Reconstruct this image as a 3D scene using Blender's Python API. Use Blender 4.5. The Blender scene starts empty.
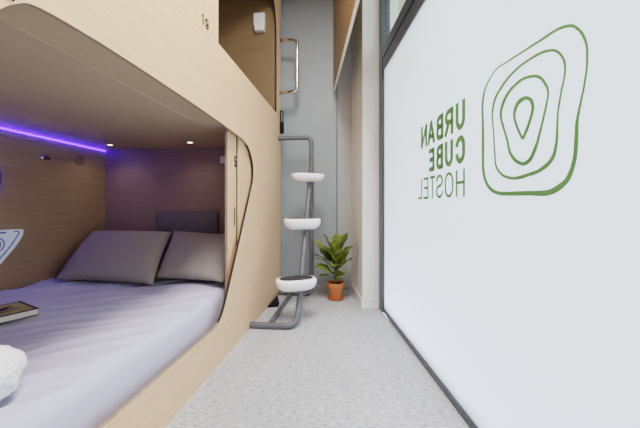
# capsule hostel room
RINGS = [
 [(0.7070,1.2990,0.7080,1.3080),(0.7010,1.2950,0.6980,1.3020),(0.6950,1.2900,0.6910,1.2940),(0.6900,1.2830,0.6840,1.2860),(0.6840,1.2760,0.6780,1.2770),(0.6790,1.2670,0.6720,1.2680),(0.6750,1.2580,0.6680,1.2580),(0.6710,1.2490,0.6640,1.2480),(0.6680,1.2400,0.6620,1.2380),(0.6660,1.2310,0.6600,1.2280),(0.6650,1.2220,0.6590,1.2190),(0.6650,1.2140,0.6590,1.2110),(0.6650,1.2040,0.6590,1.2020),(0.6650,1.1950,0.6590,1.1920),(0.6650,1.1850,0.6600,1.1820),(0.6660,1.1750,0.6610,1.1720),(0.6680,1.1650,0.6630,1.1620),(0.6700,1.1540,0.6650,1.1510),(0.6720,1.1430,0.6670,1.1400),(0.6740,1.1320,0.6690,1.1290),(0.6770,1.1220,0.6720,1.1190),(0.6800,1.1120,0.6740,1.1090),(0.6820,1.1020,0.6760,1.0990),(0.6850,1.0940,0.6790,1.0900),(0.6870,1.0850,0.6800,1.0820),(0.6890,1.0770,0.6820,1.0730),(0.6910,1.0680,0.6830,1.0650),(0.6930,1.0590,0.6840,1.0560),(0.6940,1.0490,0.6840,1.0460),(0.6940,1.0390,0.6840,1.0360),(0.6950,1.0280,0.6840,1.0250),(0.6960,1.0180,0.6850,1.0150),(0.6960,1.0080,0.6850,1.0050),(0.6970,0.9970,0.6860,0.9940),(0.6980,0.9860,0.6870,0.9830),(0.7000,0.9750,0.6890,0.9720),(0.7030,0.9650,0.6920,0.9610),(0.7070,0.9530,0.6960,0.9480),(0.7130,0.9420,0.7010,0.9360),(0.7190,0.9320,0.7070,0.9250),(0.7250,0.9260,0.7140,0.9170),(0.7320,0.9220,0.7220,0.9110),(0.7400,0.9180,0.7300,0.9050),(0.7480,0.9130,0.7380,0.9000),(0.7560,0.9100,0.7470,0.8960),(0.7640,0.9070,0.7570,0.8920),(0.7730,0.9050,0.7680,0.8900),(0.7820,0.9040,0.7790,0.8880),(0.7930,0.9040,0.7920,0.8880),(0.8040,0.9040,0.8050,0.8890),(0.8180,0.9040,0.8190,0.8900),(0.8330,0.9050,0.8330,0.8910),(0.8500,0.9060,0.8490,0.8920),(0.8680,0.9060,0.8670,0.8920),(0.8870,0.9070,0.8860,0.8930),(0.9060,0.9070,0.9060,0.8930),(0.9270,0.9070,0.9270,0.8940),(0.9460,0.9080,0.9470,0.8950),(0.9630,0.9090,0.9650,0.8960),(0.9780,0.9110,0.9820,0.8990),(0.9910,0.9140,0.9980,0.9030),(1.0030,0.9180,1.0130,0.9090),(1.0140,0.9240,1.0260,0.9160),(1.0240,0.9310,1.0380,0.9250),(1.0340,0.9390,1.0480,0.9350),(1.0420,0.9490,1.0560,0.9470),(1.0490,0.9610,1.0630,0.9590),(1.0540,0.9730,1.0680,0.9730),(1.0570,0.9860,1.0720,0.9870),(1.0590,1.0010,1.0740,1.0030),(1.0600,1.0180,1.0750,1.0200),(1.0600,1.0360,1.0750,1.0380),(1.0600,1.0550,1.0750,1.0580),(1.0600,1.0780,1.0750,1.0810),(1.0600,1.1020,1.0750,1.1050),(1.0610,1.1230,1.0750,1.1270),(1.0610,1.1420,1.0750,1.1450),(1.0620,1.1580,1.0750,1.1620),(1.0620,1.1740,1.0750,1.1770),(1.0630,1.1890,1.0760,1.1920),(1.0640,1.2030,1.0770,1.2060),(1.0650,1.2150,1.0780,1.2200),(1.0640,1.2270,1.0770,1.2310),(1.0630,1.2370,1.0750,1.2420),(1.0610,1.2480,1.0720,1.2520),(1.0590,1.2580,1.0700,1.2630),(1.0560,1.2680,1.0660,1.2730),(1.0520,1.2780,1.0610,1.2830),(1.0450,1.2870,1.0530,1.2920),(1.0370,1.2950,1.0440,1.3000),(1.0270,1.3030,1.0340,1.3080),(1.0170,1.3110,1.0230,1.3160),(1.0050,1.3180,1.0110,1.3230),(0.9920,1.3230,0.9970,1.3280),(0.9780,1.3240,0.9820,1.3300),(0.9620,1.3230,0.9660,1.3290),(0.9440,1.3220,0.9480,1.3280),(0.9250,1.3210,0.9290,1.3270),(0.9040,1.3200,0.9080,1.3270),(0.8840,1.3190,0.8880,1.3260),(0.8660,1.3180,0.8700,1.3250),(0.8480,1.3170,0.8520,1.3240),(0.8310,1.3160,0.8350,1.3240),(0.8140,1.3150,0.8190,1.3230),(0.7980,1.3140,0.8030,1.3220),(0.7830,1.3130,0.7880,1.3220),(0.7680,1.3130,0.7730,1.3220),(0.7540,1.3130,0.7590,1.3210),(0.7410,1.3110,0.7450,1.3200),(0.7290,1.3080,0.7320,1.3170),(0.7170,1.3040,0.7190,1.3130)],
 [(0.7610,1.2670,0.7610,1.2750),(0.7540,1.2630,0.7520,1.2700),(0.7480,1.2580,0.7450,1.2640),(0.7430,1.2530,0.7380,1.2570),(0.7380,1.2470,0.7320,1.2490),(0.7340,1.2400,0.7270,1.2410),(0.7300,1.2330,0.7230,1.2320),(0.7270,1.2260,0.7200,1.2240),(0.7250,1.2180,0.7180,1.2160),(0.7240,1.2100,0.7180,1.2070),(0.7240,1.2010,0.7180,1.1980),(0.7250,1.1920,0.7190,1.1890),(0.7260,1.1830,0.7210,1.1800),(0.7280,1.1750,0.7230,1.1720),(0.7310,1.1670,0.7250,1.1640),(0.7340,1.1580,0.7280,1.1550),(0.7360,1.1470,0.7310,1.1440),(0.7390,1.1360,0.7330,1.1330),(0.7410,1.1250,0.7350,1.1230),(0.7430,1.1160,0.7370,1.1140),(0.7440,1.1070,0.7390,1.1050),(0.7460,1.0980,0.7400,1.0960),(0.7460,1.0870,0.7400,1.0850),(0.7470,1.0760,0.7410,1.0740),(0.7480,1.0640,0.7410,1.0630),(0.7480,1.0530,0.7410,1.0510),(0.7490,1.0420,0.7410,1.0400),(0.7500,1.0310,0.7420,1.0290),(0.7520,1.0210,0.7430,1.0180),(0.7550,1.0120,0.7450,1.0090),(0.7570,1.0040,0.7470,1.0000),(0.7590,0.9980,0.7490,0.9940),(0.7620,0.9940,0.7510,0.9890),(0.7650,0.9900,0.7540,0.9840),(0.7690,0.9860,0.7590,0.9780),(0.7740,0.9810,0.7640,0.9730),(0.7810,0.9770,0.7720,0.9670),(0.7900,0.9720,0.7810,0.9620),(0.8010,0.9670,0.7930,0.9570),(0.8120,0.9630,0.8060,0.9530),(0.8230,0.9610,0.8180,0.9500),(0.8360,0.9590,0.8320,0.9480),(0.8500,0.9570,0.8450,0.9470),(0.8650,0.9550,0.8600,0.9440),(0.8800,0.9530,0.8770,0.9420),(0.8950,0.9520,0.8940,0.9420),(0.9100,0.9530,0.9110,0.9430),(0.9260,0.9560,0.9280,0.9470),(0.9390,0.9600,0.9440,0.9520),(0.9510,0.9640,0.9580,0.9570),(0.9610,0.9700,0.9690,0.9650),(0.9700,0.9760,0.9790,0.9730),(0.9780,0.9840,0.9870,0.9810),(0.9850,0.9920,0.9940,0.9910),(0.9900,1.0020,0.9990,1.0020),(0.9930,1.0140,1.0010,1.0150),(0.9940,1.0270,1.0020,1.0280),(0.9950,1.0440,1.0040,1.0450),(0.9980,1.0670,1.0060,1.0680),(1.0000,1.0940,1.0080,1.0950),(1.0030,1.1180,1.0100,1.1200),(1.0050,1.1380,1.0130,1.1400),(1.0080,1.1560,1.0160,1.1580),(1.0090,1.1710,1.0170,1.1740),(1.0070,1.1850,1.0170,1.1880),(1.0050,1.1970,1.0150,1.2010),(1.0010,1.2070,1.0120,1.2120),(0.9980,1.2160,1.0080,1.2210),(0.9930,1.2230,1.0040,1.2290),(0.9870,1.2300,0.9970,1.2370),(0.9800,1.2370,0.9900,1.2440),(0.9700,1.2430,0.9800,1.2510),(0.9600,1.2490,0.9700,1.2570),(0.9490,1.2560,0.9590,1.2640),(0.9380,1.2620,0.9460,1.2700),(0.9240,1.2680,0.9320,1.2760),(0.9090,1.2730,0.9160,1.2810),(0.8920,1.2770,0.8980,1.2850),(0.8750,1.2800,0.8810,1.2880),(0.8600,1.2810,0.8650,1.2890),(0.8450,1.2810,0.8500,1.2890),(0.8310,1.2810,0.8360,1.2890),(0.8160,1.2800,0.8210,1.2890),(0.8030,1.2790,0.8070,1.2880),(0.7900,1.2770,0.7940,1.2860),(0.7790,1.2740,0.7820,1.2830),(0.7690,1.2710,0.7710,1.2790)],
 [(0.8220,1.2250,0.8230,1.2340),(0.8140,1.2210,0.8120,1.2290),(0.8080,1.2170,0.8030,1.2230),(0.8020,1.2120,0.7950,1.2160),(0.7960,1.2050,0.7880,1.2070),(0.7900,1.1960,0.7820,1.1970),(0.7850,1.1880,0.7770,1.1880),(0.7810,1.1810,0.7730,1.1800),(0.7780,1.1730,0.7710,1.1720),(0.7770,1.1660,0.7700,1.1640),(0.7760,1.1600,0.7700,1.1570),(0.7770,1.1540,0.7710,1.1510),(0.7790,1.1480,0.7720,1.1450),(0.7800,1.1430,0.7740,1.1400),(0.7820,1.1370,0.7750,1.1340),(0.7840,1.1300,0.7770,1.1270),(0.7870,1.1200,0.7800,1.1170),(0.7910,1.1090,0.7840,1.1060),(0.7940,1.0980,0.7870,1.0940),(0.7980,1.0870,0.7910,1.0830),(0.8020,1.0760,0.7940,1.0720),(0.8060,1.0650,0.7980,1.0610),(0.8110,1.0530,0.8020,1.0500),(0.8150,1.0420,0.8060,1.0380),(0.8210,1.0320,0.8100,1.0270),(0.8270,1.0220,0.8150,1.0160),(0.8330,1.0120,0.8210,1.0060),(0.8390,1.0040,0.8270,0.9970),(0.8450,0.9990,0.8330,0.9900),(0.8500,0.9960,0.8400,0.9860),(0.8550,0.9950,0.8470,0.9830),(0.8610,0.9930,0.8560,0.9810),(0.8660,0.9930,0.8660,0.9810),(0.8720,0.9940,0.8760,0.9840),(0.8800,0.9980,0.8870,0.9890),(0.8890,1.0030,0.8980,0.9950),(0.8980,1.0090,0.9080,1.0030),(0.9050,1.0160,0.9160,1.0120),(0.9120,1.0240,0.9240,1.0220),(0.9180,1.0330,0.9300,1.0330),(0.9230,1.0450,0.9340,1.0450),(0.9260,1.0570,0.9370,1.0580),(0.9300,1.0710,0.9410,1.0720),(0.9360,1.0860,0.9460,1.0870),(0.9430,1.1020,0.9530,1.1030),(0.9490,1.1180,0.9590,1.1180),(0.9540,1.1320,0.9650,1.1330),(0.9600,1.1460,0.9700,1.1470),(0.9620,1.1580,0.9740,1.1610),(0.9620,1.1680,0.9740,1.1730),(0.9590,1.1780,0.9710,1.1840),(0.9540,1.1870,0.9670,1.1940),(0.9480,1.1970,0.9600,1.2050),(0.9400,1.2060,0.9520,1.2140),(0.9310,1.2140,0.9430,1.2230),(0.9230,1.2200,0.9330,1.2290),(0.9130,1.2250,0.9230,1.2340),(0.9030,1.2290,0.9110,1.2380),(0.8900,1.2320,0.8980,1.2410),(0.8770,1.2340,0.8840,1.2440),(0.8640,1.2350,0.8690,1.2450),(0.8490,1.2330,0.8530,1.2420),(0.8340,1.2290,0.8370,1.2390)],
 [(0.8530,1.1730,0.8540,1.1850),(0.8490,1.1710,0.8440,1.1800),(0.8440,1.1680,0.8350,1.1740),(0.8400,1.1640,0.8290,1.1670),(0.8370,1.1590,0.8250,1.1590),(0.8350,1.1540,0.8230,1.1520),(0.8330,1.1480,0.8220,1.1450),(0.8330,1.1420,0.8220,1.1380),(0.8340,1.1360,0.8240,1.1310),(0.8360,1.1290,0.8260,1.1240),(0.8390,1.1200,0.8290,1.1150),(0.8440,1.1100,0.8340,1.1050),(0.8490,1.1000,0.8390,1.0950),(0.8550,1.0900,0.8440,1.0840),(0.8610,1.0800,0.8510,1.0740),(0.8670,1.0720,0.8560,1.0660),(0.8690,1.0680,0.8590,1.0620),(0.8700,1.0670,0.8620,1.0600),(0.8690,1.0670,0.8660,1.0590),(0.8670,1.0660,0.8710,1.0600),(0.8660,1.0660,0.8750,1.0640),(0.8690,1.0710,0.8780,1.0700),(0.8750,1.0820,0.8850,1.0810),(0.8830,1.0970,0.8930,1.0970),(0.8890,1.1110,0.8990,1.1110),(0.8940,1.1220,0.9040,1.1220),(0.8970,1.1310,0.9070,1.1320),(0.8980,1.1390,0.9090,1.1410),(0.8980,1.1460,0.9090,1.1500),(0.8950,1.1520,0.9080,1.1580),(0.8920,1.1580,0.9050,1.1650),(0.8880,1.1640,0.9010,1.1720),(0.8830,1.1690,0.8960,1.1790),(0.8760,1.1720,0.8880,1.1840),(0.8690,1.1730,0.8780,1.1870),(0.8600,1.1740,0.8660,1.1870)],
]
SPOT = .9; SKY = 3.9; FILL = 52; SUN = 2.5; EXPO = 0.6; VIEW = 'Filmic'; LOOK = 'Medium High Contrast'
import bpy, bmesh, math, random
from mathutils import Vector, Matrix, noise
random.seed(7)
C = bpy.context.scene.collection
PI = math.pi

# ---------------------------------------------------------------- materials
def lin(h):
    h = h.lstrip('#')
    r = []
    for i in (0, 2, 4):
        c = int(h[i:i+2], 16)/255
        r.append(c/12.92 if c <= .04045 else ((c+.055)/1.055)**2.4)
    return (r[0], r[1], r[2], 1)

def new_mat(name):
    m = bpy.data.materials.new(name); m.use_nodes = True
    return m, m.node_tree, m.node_tree.nodes['Principled BSDF']

def plain(name, col, rough=.5, metal=0, spec=.5, var=0, scale=30, bump=0):
    m, t, b = new_mat(name)
    b.inputs['Base Color'].default_value = lin(col)
    b.inputs['Roughness'].default_value = rough
    b.inputs['Metallic'].default_value = metal
    b.inputs['Specular IOR Level'].default_value = spec
    if var or bump:
        tc = t.nodes.new('ShaderNodeTexCoord'); n = t.nodes.new('ShaderNodeTexNoise')
        n.inputs['Scale'].default_value = scale; n.inputs['Detail'].default_value = 4
        t.links.new(tc.outputs['Object'], n.inputs['Vector'])
        if var:
            r = t.nodes.new('ShaderNodeValToRGB'); c = lin(col)
            r.color_ramp.elements[0].color = (c[0]*(1-var), c[1]*(1-var), c[2]*(1-var), 1)
            r.color_ramp.elements[1].color = (min(1, c[0]*(1+var)), min(1, c[1]*(1+var)), min(1, c[2]*(1+var)), 1)
            r.color_ramp.elements[0].position = .3; r.color_ramp.elements[1].position = .7
            t.links.new(n.outputs['Fac'], r.inputs['Fac']); t.links.new(r.outputs['Color'], b.inputs['Base Color'])
        if bump:
            bp = t.nodes.new('ShaderNodeBump'); bp.inputs['Strength'].default_value = bump; bp.inputs['Distance'].default_value = .01
            t.links.new(n.outputs['Fac'], bp.inputs['Height']); t.links.new(bp.outputs['Normal'], b.inputs['Normal'])
    return m

def wood(name, light, dark, scale, rough=.45):
    """fine straight laminate grain; scale = noise frequency along x,y,z (small = along the grain)"""
    m, t, b = new_mat(name)
    tc = t.nodes.new('ShaderNodeTexCoord'); mp = t.nodes.new('ShaderNodeMapping')
    mp.inputs['Scale'].default_value = scale
    n = t.nodes.new('ShaderNodeTexNoise'); n.inputs['Scale'].default_value = 1; n.inputs['Detail'].default_value = 5
    n.inputs['Roughness'].default_value = .65
    r = t.nodes.new('ShaderNodeValToRGB')
    r.color_ramp.elements[0].position = .32; r.color_ramp.elements[0].color = lin(dark)
    r.color_ramp.elements[1].position = .62; r.color_ramp.elements[1].color = lin(light)
    t.links.new(tc.outputs['Object'], mp.inputs['Vector']); t.links.new(mp.outputs['Vector'], n.inputs['Vector'])
    t.links.new(n.outputs['Fac'], r.inputs['Fac']); t.links.new(r.outputs['Color'], b.inputs['Base Color'])
    b.inputs['Roughness'].default_value = rough
    b.inputs['Specular IOR Level'].default_value = .3
    return m

def emit(name, col, s):
    m, t, b = new_mat(name)
    b.inputs['Base Color'].default_value = lin(col)
    b.inputs['Emission Color'].default_value = lin(col); b.inputs['Emission Strength'].default_value = s
    return m

M_WOOD = wood('pale_beech_laminate', '#EAC6A3', '#E1BB95', (30, 3, 70))
M_EDGE = plain('beech_edge_band', '#A88B78', .5, var=.1, scale=40)
M_GAPSHADE = plain('dark_gap_shade', '#2E241E', .8)  # dark colour standing in for the shadow in the door gaps
M_LEAF = wood('pale_beech_door', '#E8C4A1', '#DFB993', (30, 60, 4))
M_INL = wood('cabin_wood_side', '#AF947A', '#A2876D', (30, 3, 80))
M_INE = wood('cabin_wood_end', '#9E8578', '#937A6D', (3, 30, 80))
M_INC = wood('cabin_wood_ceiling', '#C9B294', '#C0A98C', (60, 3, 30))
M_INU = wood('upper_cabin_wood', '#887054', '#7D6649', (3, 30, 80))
M_CURTAINWOOD = wood('warm_oak_panel', '#8E7352', '#836847', (30, 60, 4))
M_PALEEDGE = plain('pale_edge', '#EFE2CF', .5)
M_WHITEPAINT = plain('white_paint', '#E9E7E4', .6, var=.02, scale=8)
M_WALL = plain('cool_grey_wall', '#9CA4A9', .55, var=.03, scale=4)
M_WALL2 = plain('warm_grey_wall', '#B0B0B0', .6, var=.03, scale=4)
M_CEIL = plain('ceiling_white', '#E4E3E0', .8)
M_FRAME = plain('dark_window_frame', '#545A64', .35, .3)
VINYL = '#8FB27E'
M_TUBE = plain('grey_powder_coat', '#66686E', .4, .1)
M_CHROME = plain('polished_chrome', '#D8D6D2', .12, 1)
M_STEP = plain('white_step_plastic', '#FFFFFF', .35)
M_PAD = plain('dark_rubber', '#35363A', .8, var=.35, scale=120)
M_BLACK = plain('black_plastic', '#101113', .6, spec=.2)
M_DIGIT = plain('black_print', '#15120F', .6)
M_SHEET = plain('white_cotton', '#CCCADC', .85, spec=.2)
M_PILLOW = plain('grey_linen', '#A59B93', .9, spec=.1, var=.06, scale=250, bump=.15)
M_HEAD = plain('dark_padding', '#73696C', .7, var=.08, scale=80)
M_TOWEL = plain('white_terry', '#F2F0F0', .95, spec=.1)
M_POT = plain('terracotta', '#CF7A49', .7, var=.1, scale=25)
M_SOIL = plain('soil', '#3A2A20', .95, var=.4, scale=90)
M_STEM = plain('plant_stem', '#6F7F3C', .6)
M_PLASTIC = plain('white_plastic', '#E8E8EA', .35)
M_GREYPL = plain('grey_plastic', '#8B8783', .5)
M_BLUEMARK = plain('blue_print', '#2D55A8', .5)
M_PINKMARK = plain('violet_ring', '#8C7FC8', .5)
M_GRILLE = plain('dark_grille', '#7A6A58', .6)
M_COVER = plain('olive_book_cover', '#B5A25C', .6, var=.25, scale=14)
M_COVERDARK = plain('brown_book_border', '#33241C', .6)
M_PAGES = plain('cream_pages', '#E5DCCB', .8)
M_LED = emit('violet_blue_led', '#3A22FF', 12)
M_LEDSPOT = emit('small_spot_glow', '#FFF0DC', 6)
M_TOUCH = emit('lit_touch_panel', '#DCE4F6', .12)
M_TRACK = plain('door_track_strip', '#C4B09A', .5)
M_MIRROR = plain('mirror_glass', '#C9CCD2', .04, 1)
M_EXT = plain('outside_render', '#C4C1AE', .9)
M_GROUND = plain('outside_paving', '#A9A9A6', .9, var=.1, scale=3)

def carpet():
    m, t, b = new_mat('grey_loop_carpet')
    tc = t.nodes.new('ShaderNodeTexCoord'); mp = t.nodes.new('ShaderNodeMapping'); mp.inputs['Scale'].default_value = (36, 120, 1)
    n = t.nodes.new('ShaderNodeTexNoise'); n.inputs['Scale'].default_value = 1; n.inputs['Detail'].default_value = 6; n.inputs['Roughness'].default_value = .8
    n2 = t.nodes.new('ShaderNodeTexNoise'); n2.inputs['Scale'].default_value = 2.2; n2.inputs['Detail'].default_value = 3
    r = t.nodes.new('ShaderNodeValToRGB')
    r.color_ramp.elements[0].position = .33; r.color_ramp.elements[0].color = lin('#96979A')
    r.color_ramp.elements[1].position = .66; r.color_ramp.elements[1].color = lin('#E8E9EC')
    mx = t.nodes.new('ShaderNodeMix'); mx.data_type = 'RGBA'; mx.blend_type = 'MULTIPLY'; mx.inputs[0].default_value = .25
    t.links.new(tc.outputs['Object'], mp.inputs['Vector']); t.links.new(mp.outputs['Vector'], n.inputs['Vector'])
    t.links.new(tc.outputs['Object'], n2.inputs['Vector'])
    t.links.new(n.outputs['Fac'], r.inputs['Fac']); t.links.new(r.outputs['Color'], mx.inputs[6]); t.links.new(n2.outputs['Fac'], mx.inputs[7])
    t.links.new(mx.outputs[2], b.inputs['Base Color'])
    bp = t.nodes.new('ShaderNodeBump'); bp.inputs['Strength'].default_value = .5; bp.inputs['Distance'].default_value = .004
    t.links.new(n.outputs['Fac'], bp.inputs['Height']); t.links.new(bp.outputs['Normal'], b.inputs['Normal'])
    b.inputs['Roughness'].default_value = .95; b.inputs['Specular IOR Level'].default_value = .1
    return m
M_CARPET = carpet()

def frosted():
    m = bpy.data.materials.new('frosted_glass'); m.use_nodes = True
    t = m.node_tree; t.nodes.clear()
    o = t.nodes.new('ShaderNodeOutputMaterial')
    tr = t.nodes.new('ShaderNodeBsdfTranslucent'); tr.inputs['Color'].default_value = (.90, .93, 1.0, 1)
    gl = t.nodes.new('ShaderNodeBsdfPrincipled'); gl.inputs['Base Color'].default_value = (.8, .83, .85, 1); gl.inputs['Roughness'].default_value = .35
    mx = t.nodes.new('ShaderNodeMixShader'); mx.inputs[0].default_value = .12
    t.links.new(tr.outputs[0], mx.inputs[1]); t.links.new(gl.outputs[0], mx.inputs[2]); t.links.new(mx.outputs[0], o.inputs[0])
    return m
M_FROST = frosted()

def vinyl():
    m = bpy.data.materials.new('green_vinyl'); m.use_nodes = True
    t = m.node_tree; t.nodes.clear()
    o = t.nodes.new('ShaderNodeOutputMaterial')
    tr = t.nodes.new('ShaderNodeBsdfTranslucent'); tr.inputs['Color'].default_value = lin(VINYL)
    df = t.nodes.new('ShaderNodeBsdfDiffuse'); df.inputs['Color'].default_value = lin('#86AC74')
    mx = t.nodes.new('ShaderNodeMixShader'); mx.inputs[0].default_value = .5
    t.links.new(tr.outputs[0], mx.inputs[1]); t.links.new(df.outputs[0], mx.inputs[2]); t.links.new(mx.outputs[0], o.inputs[0])
    return m
M_GREEN = vinyl()

def clear_glass():
    m = bpy.data.materials.new('clear_glass'); m.use_nodes = True
    t = m.node_tree; t.nodes.clear()
    o = t.nodes.new('ShaderNodeOutputMaterial')
    tr = t.nodes.new('ShaderNodeBsdfTransparent'); tr.inputs['Color'].default_value = (.92, .95, .93, 1)
    gl = t.nodes.new('ShaderNodeBsdfGlossy'); gl.inputs['Roughness'].default_value = .02
    mx = t.nodes.new('ShaderNodeMixShader'); mx.inputs[0].default_value = .06
    t.links.new(tr.outputs[0], mx.inputs[1]); t.links.new(gl.outputs[0], mx.inputs[2]); t.links.new(mx.outputs[0], o.inputs[0])
    return m
M_CLEAR = clear_glass()

def croton():
    m, t, b = new_mat('croton_leaf')
    N = t.nodes; L = t.links
    uv = N.new('ShaderNodeUVMap'); uv.uv_map = 'UVMap'
    sp = N.new('ShaderNodeSeparateXYZ'); L.new(uv.outputs['UV'], sp.inputs[0])
    def math_(op, a, bb=None):
        n = N.new('ShaderNodeMath'); n.operation = op
        for i, v in enumerate((a, bb)):
            if v is None: continue
            if isinstance(v, (int, float)): n.inputs[i].default_value = v
            else: L.new(v, n.inputs[i])
        return n.outputs[0]
    au = math_('ABSOLUTE', math_('SUBTRACT', sp.outputs[0], .5))            # 0 midrib .. .5 rim
    mid = math_('LESS_THAN', au, .034)
    ph = math_('SUBTRACT', math_('MULTIPLY', sp.outputs[1], 34), math_('MULTIPLY', au, 22))
    side = math_('GREATER_THAN', math_('SINE', ph), .90)
    rim = math_('GREATER_THAN', au, .485)
    a = math_('MAXIMUM', math_('MAXIMUM', mid, side), rim)
    oi = N.new('ShaderNodeTexNoise'); oi.inputs['Scale'].default_value = 9
    tc = N.new('ShaderNodeTexCoord'); L.new(tc.outputs['Object'], oi.inputs['Vector'])
    fac = math_('MULTIPLY', a, math_('MULTIPLY_ADD', oi.outputs['Fac'], 1.2))
    N[-1].inputs[2].default_value = .1
    fac = math_('MINIMUM', fac, 1.0)
    mx = N.new('ShaderNodeMix'); mx.data_type = 'RGBA'
    mx.inputs[6].default_value = lin('#07160C'); mx.inputs[7].default_value = lin('#7F8840')
    L.new(fac, mx.inputs[0]); L.new(mx.outputs[2], b.inputs['Base Color'])
    b.inputs['Roughness'].default_value = .45; b.inputs['Specular IOR Level'].default_value = .15
    return m
M_CROTON = croton()

# ---------------------------------------------------------------- helpers
def link(name, bm, mats, parent=None, smooth=False, angle=None):
    me = bpy.data.meshes.new(name); bm.normal_update(); bm.to_mesh(me); bm.free()
    for m in (mats if isinstance(mats, (list, tuple)) else [mats]): me.materials.append(m)
    if smooth:
        for p in me.polygons: p.use_smooth = True
        if angle is not None: me.set_sharp_from_angle(angle=math.radians(angle))
    o = bpy.data.objects.new(name, me); C.objects.link(o)
    base = Vector(parent['_base']) if parent is not None and '_base' in parent else None
    if parent is not None:
        # geometry is written in world coordinates: move it into the parent's frame
        w = Vector((0, 0, 0)); p = parent
        while p is not None: w += p.location; p = p.parent
        me.transform(Matrix.Translation(-w)); o.parent = parent
    else:
        # give a top-level mesh an origin at its own base
        xs = [v.co for v in me.vertices]
        c = Vector((sum(v.x for v in xs)/len(xs), sum(v.y for v in xs)/len(xs), min(v.z for v in xs)))
        me.transform(Matrix.Translation(-c)); o.location = c
    return o

def thing(name, label, cat, loc, group=None):
    o = bpy.data.objects.new(name, None); o.location = loc; C.objects.link(o)
    o.empty_display_size = .05
    return tag(o, label, cat, group)

def tag(o, label, cat, group=None):
    o['label'] = label; o['category'] = cat
    if group: o['group'] = group
    return o

def struct(o):
    o['kind'] = 'structure'; return o

def box(bm, x0, x1, y0, y1, z0, z1, bev=0, seg=2, rot=None, mat=0):
    r = bmesh.ops.create_cube(bm, size=1)
    vs = r['verts']
    for v in vs:
        v.co = Vector(((x0+x1)/2+v.co.x*(x1-x0), (y0+y1)/2+v.co.y*(y1-y0), (z0+z1)/2+v.co.z*(z1-z0)))
    if rot is not None:
        bmesh.ops.transform(bm, matrix=rot, verts=vs)
    fs = list({f for v in vs for f in v.link_faces})
    for f in fs: f.material_index = mat
    if bev:
        es = list({e for v in vs for e in v.link_edges})
        bmesh.ops.bevel(bm, geom=es, offset=bev, segments=seg, profile=.5, affect='EDGES')
    return bm

def bx(*a, **k):
    return box(bmesh.new(), *a, **k)

def fillet(path, r, n=6):
    """round the corners of a polyline"""
    P = [Vector(p) for p in path]; out = [P[0]]
    for i in range(1, len(P)-1):
        rr = r[i-1] if isinstance(r, (list, tuple)) else r
        a = (P[i-1]-P[i]); b = (P[i+1]-P[i])
        d = min(rr, a.length*.49, b.length*.49)
        s = P[i]+a.normalized()*d; e = P[i]+b.normalized()*d
        for k in range(n+1):
            t = k/n
            out.append((1-t)**2*s+2*t*(1-t)*P[i]+t*t*e)
    out.append(P[-1]); return out

def tube(bm, path, r, seg=14, caps=True):
    P = [Vector(p) for p in path]; rings = []
    t0 = (P[1]-P[0]).normalized()
    up = Vector((0, 0, 1)) if abs(t0.z) < .9 else Vector((1, 0, 0))
    nrm = (up-t0*up.dot(t0)).normalized()
    for i, p in enumerate(P):
        t = (P[min(i+1, len(P)-1)]-P[max(i-1, 0)]).normalized()
        nrm = (nrm-t*nrm.dot(t)).normalized(); bi = t.cross(nrm)
        rr = r(i/(len(P)-1)) if callable(r) else r
        rings.append([bm.verts.new(p+(nrm*math.cos(2*PI*k/seg)+bi*math.sin(2*PI*k/seg))*rr) for k in range(seg)])
    for a, b in zip(rings, rings[1:]):
        for k in range(seg):
            bm.faces.new((a[k], a[(k+1) % seg], b[(k+1) % seg], b[k]))
    if caps:
        bm.faces.new(rings[0][::-1]); bm.faces.new(rings[-1])
    return bm

def lathe(bm, prof, cx, cy, seg=40):
    rings = []
    for r, z in prof:
        if r < 1e-6: rings.append([bm.verts.new((cx, cy, z))])
        else: rings.append([bm.verts.new((cx+r*math.cos(2*PI*k/seg), cy+r*math.sin(2*PI*k/seg), z)) for k in range(seg)])
    for a, b in zip(rings, rings[1:]):
        for k in range(seg):
            q = (k+1) % seg
            if len(a) == 1 and len(b) == 1: continue
            if len(a) == 1: bm.faces.new((a[0], b[q], b[k]))
            elif len(b) == 1: bm.faces.new((a[k], a[q], b[0]))
            else: bm.faces.new((a[k], a[q], b[q], b[k]))
    return bm

def catmull(pts, n=6, closed=False):
    out = []; N = len(pts)
    rng = range(N) if closed else range(N-1)
    g = (lambda i: pts[i % N]) if closed else (lambda i: pts[max(0, min(N-1, i))])
    for i in rng:
        a, b, c, e = g(i-1), g(i), g(i+1), g(i+2)
        for j in range(n):
            t = j/n
            out.append(tuple(.5*((2*b[q])+(-a[q]+c[q])*t+(2*a[q]-5*b[q]+4*c[q]-e[q])*t*t+(-a[q]+3*b[q]-3*c[q]+e[q])*t**3) for q in range(len(b))))
    if not closed: out.append(tuple(pts[-1]))
    return out

def board(loops, f, depth):
    """flat board: loops of 2-D points (first = outline, others = holes), f maps (u,v,d)->xyz, thickness depth; slot 1 = edges"""
    bm = bmesh.new(); front = []; edges = []
    for lp in loops:
        vs = [bm.verts.new(f(u, v, 0)) for u, v in lp]; front.append(vs)
        edges += [bm.edges.new((vs[i], vs[(i+1) % len(vs)])) for i in range(len(vs))]
    r = bmesh.ops.triangle_fill(bm, edges=edges, use_beauty=True, use_dissolve=False)
    ff = [g for g in r['geom'] if isinstance(g, bmesh.types.BMFace)]
    backs = {}
    for lp, vs in zip(loops, front):
        for (u, v), q in zip(lp, vs): backs[q] = bm.verts.new(f(u, v, depth))
    for fc in ff: bm.faces.new([backs[v] for v in reversed(fc.verts)])
    for vs in front:
        for i in range(len(vs)):
            a, b = vs[i], vs[(i+1) % len(vs)]
            e = bm.faces.new((a, b, backs[b], backs[a])); e.material_index = 1
    bmesh.ops.recalc_face_normals(bm, faces=bm.faces)
    return bm

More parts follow.
